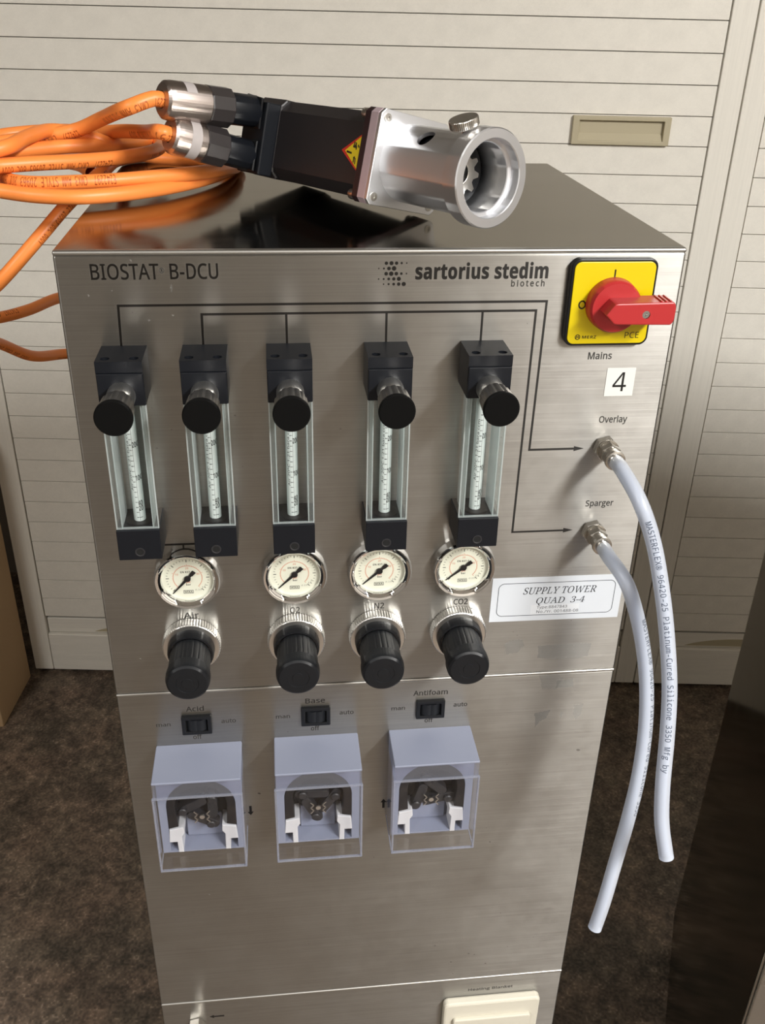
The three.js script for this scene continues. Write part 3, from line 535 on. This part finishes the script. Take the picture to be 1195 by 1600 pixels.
// ---------------------------------------------------------------- servo motor lying on the tower
const MOTOR = { p: [0.02924, 0.03999, -0.08903], e: [-0.02375, 0.546, -0.23657] };
{
  const o = thing('servo_motor', 'black servo motor with silver coupling lying on the steel tower', 'motor');
  o.position.set(MOTOR.p[0], MOTOR.p[1] + H, MOTOR.p[2]); o.rotation.set(MOTOR.e[0], MOTOR.e[1], MOTOR.e[2], 'YXZ');
  const chamfered = (w, c) => { const s = new THREE.Shape(), x = w / 2; s.moveTo(-x + c, -x); s.lineTo(x - c, -x); s.lineTo(x, -x + c); s.lineTo(x, x - c); s.lineTo(x - c, x); s.lineTo(-x + c, x); s.lineTo(-x, x - c); s.lineTo(-x, -x + c); s.closePath(); return s; };
  part('mounting_flange', extrude(chamfered(0.0646, 0.0035), -0.0035, 0, 0.0004), M.aluminium, o, 'bright square flange');
  part('spacer_plate', extrude(chamfered(0.0646, 0.0035), -0.0120, -0.0035, 0.0003), M.pinkAlu, o, 'pale pink spacer plate');
  part('motor_flange', extrude(chamfered(0.0646, 0.0035), -0.0185, -0.0120, 0.0003), M.motorPlate, o);
  part('body', extrude(chamfered(0.0595, 0.0085), -0.1330, -0.0185, 0.001), M.motorBlack, o);
  part('rear_cover', extrude(chamfered(0.0605, 0.0050), -0.1680, -0.1325, 0.0015), M.motorBlack, o);
  part('connector_box', box(-0.0425, -0.0295, -0.0295, 0.0255, -0.1665, -0.1330, 0.0012), M.anodised, o);
  for (const [sx, sy] of [[-1, -1], [-1, 1], [1, -1], [1, 1]]) {
    part('screw', merge([turned([[0.0030, -0.0005], [0.0030, 0.0006], [0.0024, 0.0009], [0.0013, 0.0009], [0.0011, 0.0002], [0, 0.0002]], 20).translate(sx * 0.0265, sy * 0.0265, 0)]), M.steel, o);
    part('bolt', turned([[0.0001, -0.0255], [0.0034, -0.0252], [0.0038, -0.0245], [0.0038, -0.0184]], 18).translate(sx * 0.0278, sy * 0.0278, 0), M.steel, o);
  }
  // coupling: bored tube with a side hole
  const tube = turned([[0.0255, 0.0], [0.0268, 0.0], [0.0268, 0.0735], [0.0318, 0.0737], [0.0319, 0.0745], [0.0319, 0.0862], [0.0311, 0.0870], [0.0256, 0.0870], [0.0250, 0.0864], [0.0250, 0.0790], [0.0228, 0.0785], [0.0222, 0.0778], [0.0222, 0.0690], [0.0242, 0.0680], [0.0242, 0.0], [0.0255, 0.0]], 96, 0.5);
  const A = 48 * Math.PI / 180, drill = new THREE.CylinderGeometry(0.0066, 0.0066, 0.03, 32); drill.rotateZ(A); drill.translate(-Math.sin(A) * 0.024, Math.cos(A) * 0.024, 0.0365);
  let tg = mergeVertices(noUv(tube), 1e-6); tg.computeVertexNormals();
  const b1 = new Brush(toCreasedNormals(tg, 0.5)), b2 = new Brush(noUv(drill)); b1.updateMatrixWorld(); b2.updateMatrixWorld();
  const cut = ev.evaluate(b1, b2, SUBTRACTION);
  part('coupling', toCreasedNormals(cut.geometry, 0.5), M.aluminium, o, 'bright machined coupling sleeve');
  part('coupling_hub', (() => { const s = new THREE.Shape(); const n = 10; for (let i = 0; i < n * 4; i++) { const a = i / (n * 4) * 2 * Math.PI, r = i % 4 < 2 ? 0.0172 : 0.0130; s[i ? 'lineTo' : 'moveTo'](r * Math.cos(a), r * Math.sin(a)); } s.closePath(); const h = new THREE.Path(); h.absarc(0, 0, 0.007, 0, Math.PI * 2, true); s.holes.push(h); return extrude(s, 0.004, 0.056, 0.0004); })(), M.steel, o);
  part('spider', turned([[0.0215, 0.004], [0.0215, 0.053], [0.0060, 0.053], [0.0060, 0.004]], 40), M.black, o);
  const B = 31 * Math.PI / 180, ts = sub('thumb_screw', o, -Math.sin(B) * 0.0265, Math.cos(B) * 0.0265, 0.0690, 'knurled nickel thumb screw');
  ts.rotation.set(0, 0, B);
  const up = (g) => g.rotateX(-Math.PI / 2);
  part('shank', up(turned([[0.0028, -0.002], [0.0028, 0.007]], 20)), M.nickel, ts); part('head', up(fluted([[0.0030, 0.0060, 0], [0.0095, 0.0062, 0], [0.0100, 0.0068, 0.00025], [0.0100, 0.0112, 0.00025], [0.0095, 0.0118, 0]], 48, 4)), M.nickel, ts);
  // warning triangle on the side
  const [c, g] = canvasOf(256, 256); g.fillStyle = '#e9cf1f'; g.fillRect(0, 0, 256, 256); g.fillStyle = '#cc2b1e'; g.beginPath(); g.moveTo(0, 128); g.lineTo(256, -10); g.lineTo(256, 266); g.closePath(); g.fill();
  g.fillStyle = '#e9cf1f'; g.beginPath(); g.moveTo(46, 128); g.lineTo(256, 10); g.lineTo(256, 246); g.closePath(); g.fill();
  g.strokeStyle = '#1b1a12'; g.lineWidth = 13; for (const [x0, y0, x1, y1] of [[70, 132, 140, 138], [150, 100, 160, 62], [160, 100, 185, 70], [150, 92, 196, 96], [175, 66, 190, 112], [170, 168, 190, 160], [176, 196, 182, 160], [205, 80, 225, 96], [196, 165, 200, 205]]) { g.beginPath(); g.moveTo(x0, y0); g.lineTo(x1, y1); g.stroke(); }
  const tri = new THREE.Shape(); tri.moveTo(0, 0); tri.lineTo(0.0235, 0.0136); tri.lineTo(0.0235, -0.0136); tri.closePath();
  const tr = extrude(tri, 0, 0.0003); uvBy(tr, (x, y) => [x / 0.0235, y / 0.0272 + 0.5]);
  const st = part('warning_sticker', tr, mat(0.95, 0.95, 0.95, 0.4, 0, { map: texture(c) }), o, 'yellow warning triangle with red rim'); st.position.set(-0.0298, 0.0006, -0.0425); st.rotation.y = -Math.PI / 2;
}
// ---------------------------------------------------------------- orange motor cables with their plugs
const toWorld = new THREE.Matrix4().compose(new THREE.Vector3(MOTOR.p[0], MOTOR.p[1], MOTOR.p[2]), new THREE.Quaternion().setFromEuler(new THREE.Euler(MOTOR.e[0], MOTOR.e[1], MOTOR.e[2], 'YXZ')), new THREE.Vector3(1, 1, 1));
function motorCable(label, plug, tail, plugLabelAt, ink) {
  const o = thing('motor_cable', label, 'cable');
  const a = V(plug.from), d = V(plug.to).sub(a), L = d.length(); d.normalize();
  const q = new THREE.Quaternion().setFromUnitVectors(new THREE.Vector3(0, 0, 1), d), m = toWorld.clone().multiply(new THREE.Matrix4().compose(a, q, new THREE.Vector3(1, 1, 1)));
  const pg = sub('plug', o, 0, H, 0, 'steel and black plug');
  const seat = (g) => g.applyMatrix4(m);
  part('base_sleeve', seat(turned([[0.0118, 0.0005], [0.0120, 0.001], [0.0120, 0.026], [0.0115, 0.0275]], 40)), M.anodised, pg);
  part('base_foot', seat(box(-0.0118, 0.0118, -0.0118, 0.0118, 0.0003, 0.0025, 0.001)), M.black, pg);
  part('lock_nut', seat(prism(0.0150, 10, 0.0250, 0.0450, 0.0010)), M.plugBlack, pg);
  part('shell', seat(turned([[0.0138, 0.0445], [0.0144, 0.0455], [0.0144, L - 0.006], [0.0138, L - 0.0022], [0.0118, L - 0.0003], [0.0085, L], [0.0062, L]], 48, 0.4)), M.plug, pg, 'brushed steel shell');
  const lab = seat(new THREE.CylinderGeometry(0.01455, 0.01455, 0.0085, 20, 1, true, plugLabelAt[1], plugLabelAt[2]).rotateX(Math.PI / 2).translate(0, 0, plugLabelAt[0]));
  part('paper_label', lab, mat(0.44, 0.40, 0.39, 0.6, 0, { side: THREE.DoubleSide }), pg);
  const local = (z) => new THREE.Vector3(0, 0, z).applyMatrix4(m).toArray();
  const pts = [local(L - 0.012), local(L), local(L + 0.006), ...tail];
  const curve = curveOf(pts), len = curve.getLength(), R = 0.0056, n = Math.round(len * 260);
  const [c, g] = canvasOf(2048, 64); g.fillStyle = '#ffffff'; g.fillRect(0, 0, 2048, 64); g.fillStyle = 'rgba(92,44,20,.72)'; g.font = '19px monospace';
  g.fillText('E242297  CMX3 AWM STYLE 20963 80C 600V                  E242297  CMX3 AWM STYLE 20963 80C 600V', 20, 40);
  const t = texture(c); t.wrapS = t.wrapT = THREE.RepeatWrapping; t.repeat.set(len / 0.42, 1); t.offset.set(0, ink);
  const om = M.orange.clone(); om.map = t;
  part('sheath', new THREE.TubeGeometry(curve, n, R, 20, false), om, o, 'orange cable sheath');
  return o;
}
const cableA = [[-0.1731, 0.0700, -0.1472], [-0.2016, 0.0560, -0.2053], [-0.2261, 0.0450, -0.2242], [-0.2468, 0.0410, -0.2237], [-0.2673, 0.0380, -0.2231], [-0.2858, 0.0360, -0.2150], [-0.3035, 0.0350, -0.1963], [-0.3068, 0.0330, -0.1766], [-0.2928, 0.0320, -0.1711], [-0.2663, 0.0330, -0.1918], [-0.2403, 0.0335, -0.2104], [-0.2126, 0.0330, -0.2265], [-0.1887, 0.0300, -0.2620], [-0.1736, 0.0280, -0.2986], [-0.1660, 0.0260, -0.2815], [-0.1710, 0.0260, -0.2391], [-0.1906, 0.0260, -0.2100], [-0.2213, 0.0270, -0.1821], [-0.2470, 0.0280, -0.1650], [-0.2724, 0.0280, -0.1520], [-0.2961, 0.0280, -0.1367], [-0.3178, 0.0300, -0.1587], [-0.3077, 0.0350, -0.1591], [-0.2814, 0.0380, -0.1484], [-0.2658, 0.0410, -0.1569], [-0.2572, 0.0440, -0.1911], [-0.2445, 0.0440, -0.2273], [-0.2199, 0.0400, -0.2294], [-0.2059, 0.0340, -0.2344], [-0.2006, 0.0180, -0.3031], [-0.1796, 0.0075, -0.3387], [-0.1431, 0.0065, -0.3272], [-0.1130, 0.0066, -0.3160], [-0.1010, 0.0080, -0.2885], [-0.1107, 0.0130, -0.2348], [-0.1338, 0.0160, -0.1958], [-0.1575, 0.0165, -0.1769], [-0.1899, 0.0165, -0.1588], [-0.2173, 0.0165, -0.1499], [-0.2445, 0.0165, -0.1440], [-0.2640, 0.0165, -0.1520], [-0.2812, 0.0165, -0.1894], [-0.2855, 0.0150, -0.2473], [-0.2697, 0.0110, -0.2925], [-0.2457, 0.0075, -0.2985], [-0.2240, 0.0062, -0.2563]];
const cableB = [[-0.1709, 0.0455, -0.2115], [-0.1882, 0.0440, -0.2269], [-0.2174, 0.0385, -0.2624], [-0.2500, 0.0360, -0.2941], [-0.2788, 0.0340, -0.3001], [-0.3039, 0.0320, -0.2890], [-0.3257, 0.0280, -0.2473], [-0.3233, 0.0220, -0.1808], [-0.3001, 0.0160, -0.1435], [-0.2731, 0.0115, -0.1431], [-0.2486, 0.0095, -0.1364], [-0.2204, 0.0085, -0.1344], [-0.1892, 0.0082, -0.1466], [-0.1534, 0.0080, -0.1782], [-0.1230, 0.0076, -0.2260], [-0.1048, 0.0070, -0.2805], [-0.1002, 0.0064, -0.3254], [-0.1174, 0.0060, -0.3513], [-0.1454, 0.0058, -0.3619], [-0.1821, 0.0058, -0.3626], [-0.2067, 0.0058, -0.3416], [-0.2125, 0.0100, -0.2350], [-0.2368, -0.0095, -0.2000], [-0.2589, -0.0319, -0.1800], [-0.2920, -0.0644, -0.1700], [-0.3310, -0.0977, -0.1900], [-0.3540, -0.1375, -0.2600], [-0.3443, -0.1665, -0.3200], [-0.3232, -0.1901, -0.3500], [-0.2997, -0.2023, -0.3900], [-0.2643, -0.2096, -0.4200], [-0.2301, -0.1959, -0.4400], [-0.2411, -0.1661, -0.4400], [-0.2701, -0.1442, -0.4200], [-0.2957, -0.1382, -0.3800], [-0.3164, -0.1383, -0.3400], [-0.3370, -0.1367, -0.3100], [-0.3640, -0.1315, -0.2800]];
motorCable('orange cable from the upper steel plug of the motor', { from: [-0.0427, 0.0170, -0.1490], to: [-0.1235, 0.0098, -0.1490] }, cableA, [0.062, 2.2, 1.2], 0.15);
motorCable('orange cable from the lower steel plug of the motor', { from: [-0.0427, -0.0165, -0.1490], to: [-0.1145, -0.0130, -0.1490] }, cableB, [0.055, 0.3, 2.9], 0.1);

// ---------------------------------------------------------------- second steel cabinet to the right of the tower
{
  const o = thing('steel_cabinet', 'dark mirror finish steel cabinet beside the hanging hoses', 'cabinet');
  const dir = 25 * Math.PI / 180, d = 0.65, w = 0.8, top = 1.25;
  const bx = -0.0702 + 1.272 * Math.sin(32.05 * Math.PI / 180), bz = 0.6244 - 1.272 * Math.cos(32.05 * Math.PI / 180);
  o.position.set(bx, 0, bz); o.rotation.y = -dir;      // local -z runs along the side away from the camera
  part('shell', box(0, w, 0.04, top, 0, d - 0.0085, 0.002), M.steelTop, o);
  part('door_panel', box(0.001, w - 0.001, 0.05, top - 0.005, d - 0.008, d, 0.0018), M.steelSide, o);
  part('plinth', box(0.02, w - 0.02, 0, 0.04, 0.02, d - 0.03), M.base, o);
}
renderer.render(scene, camera);
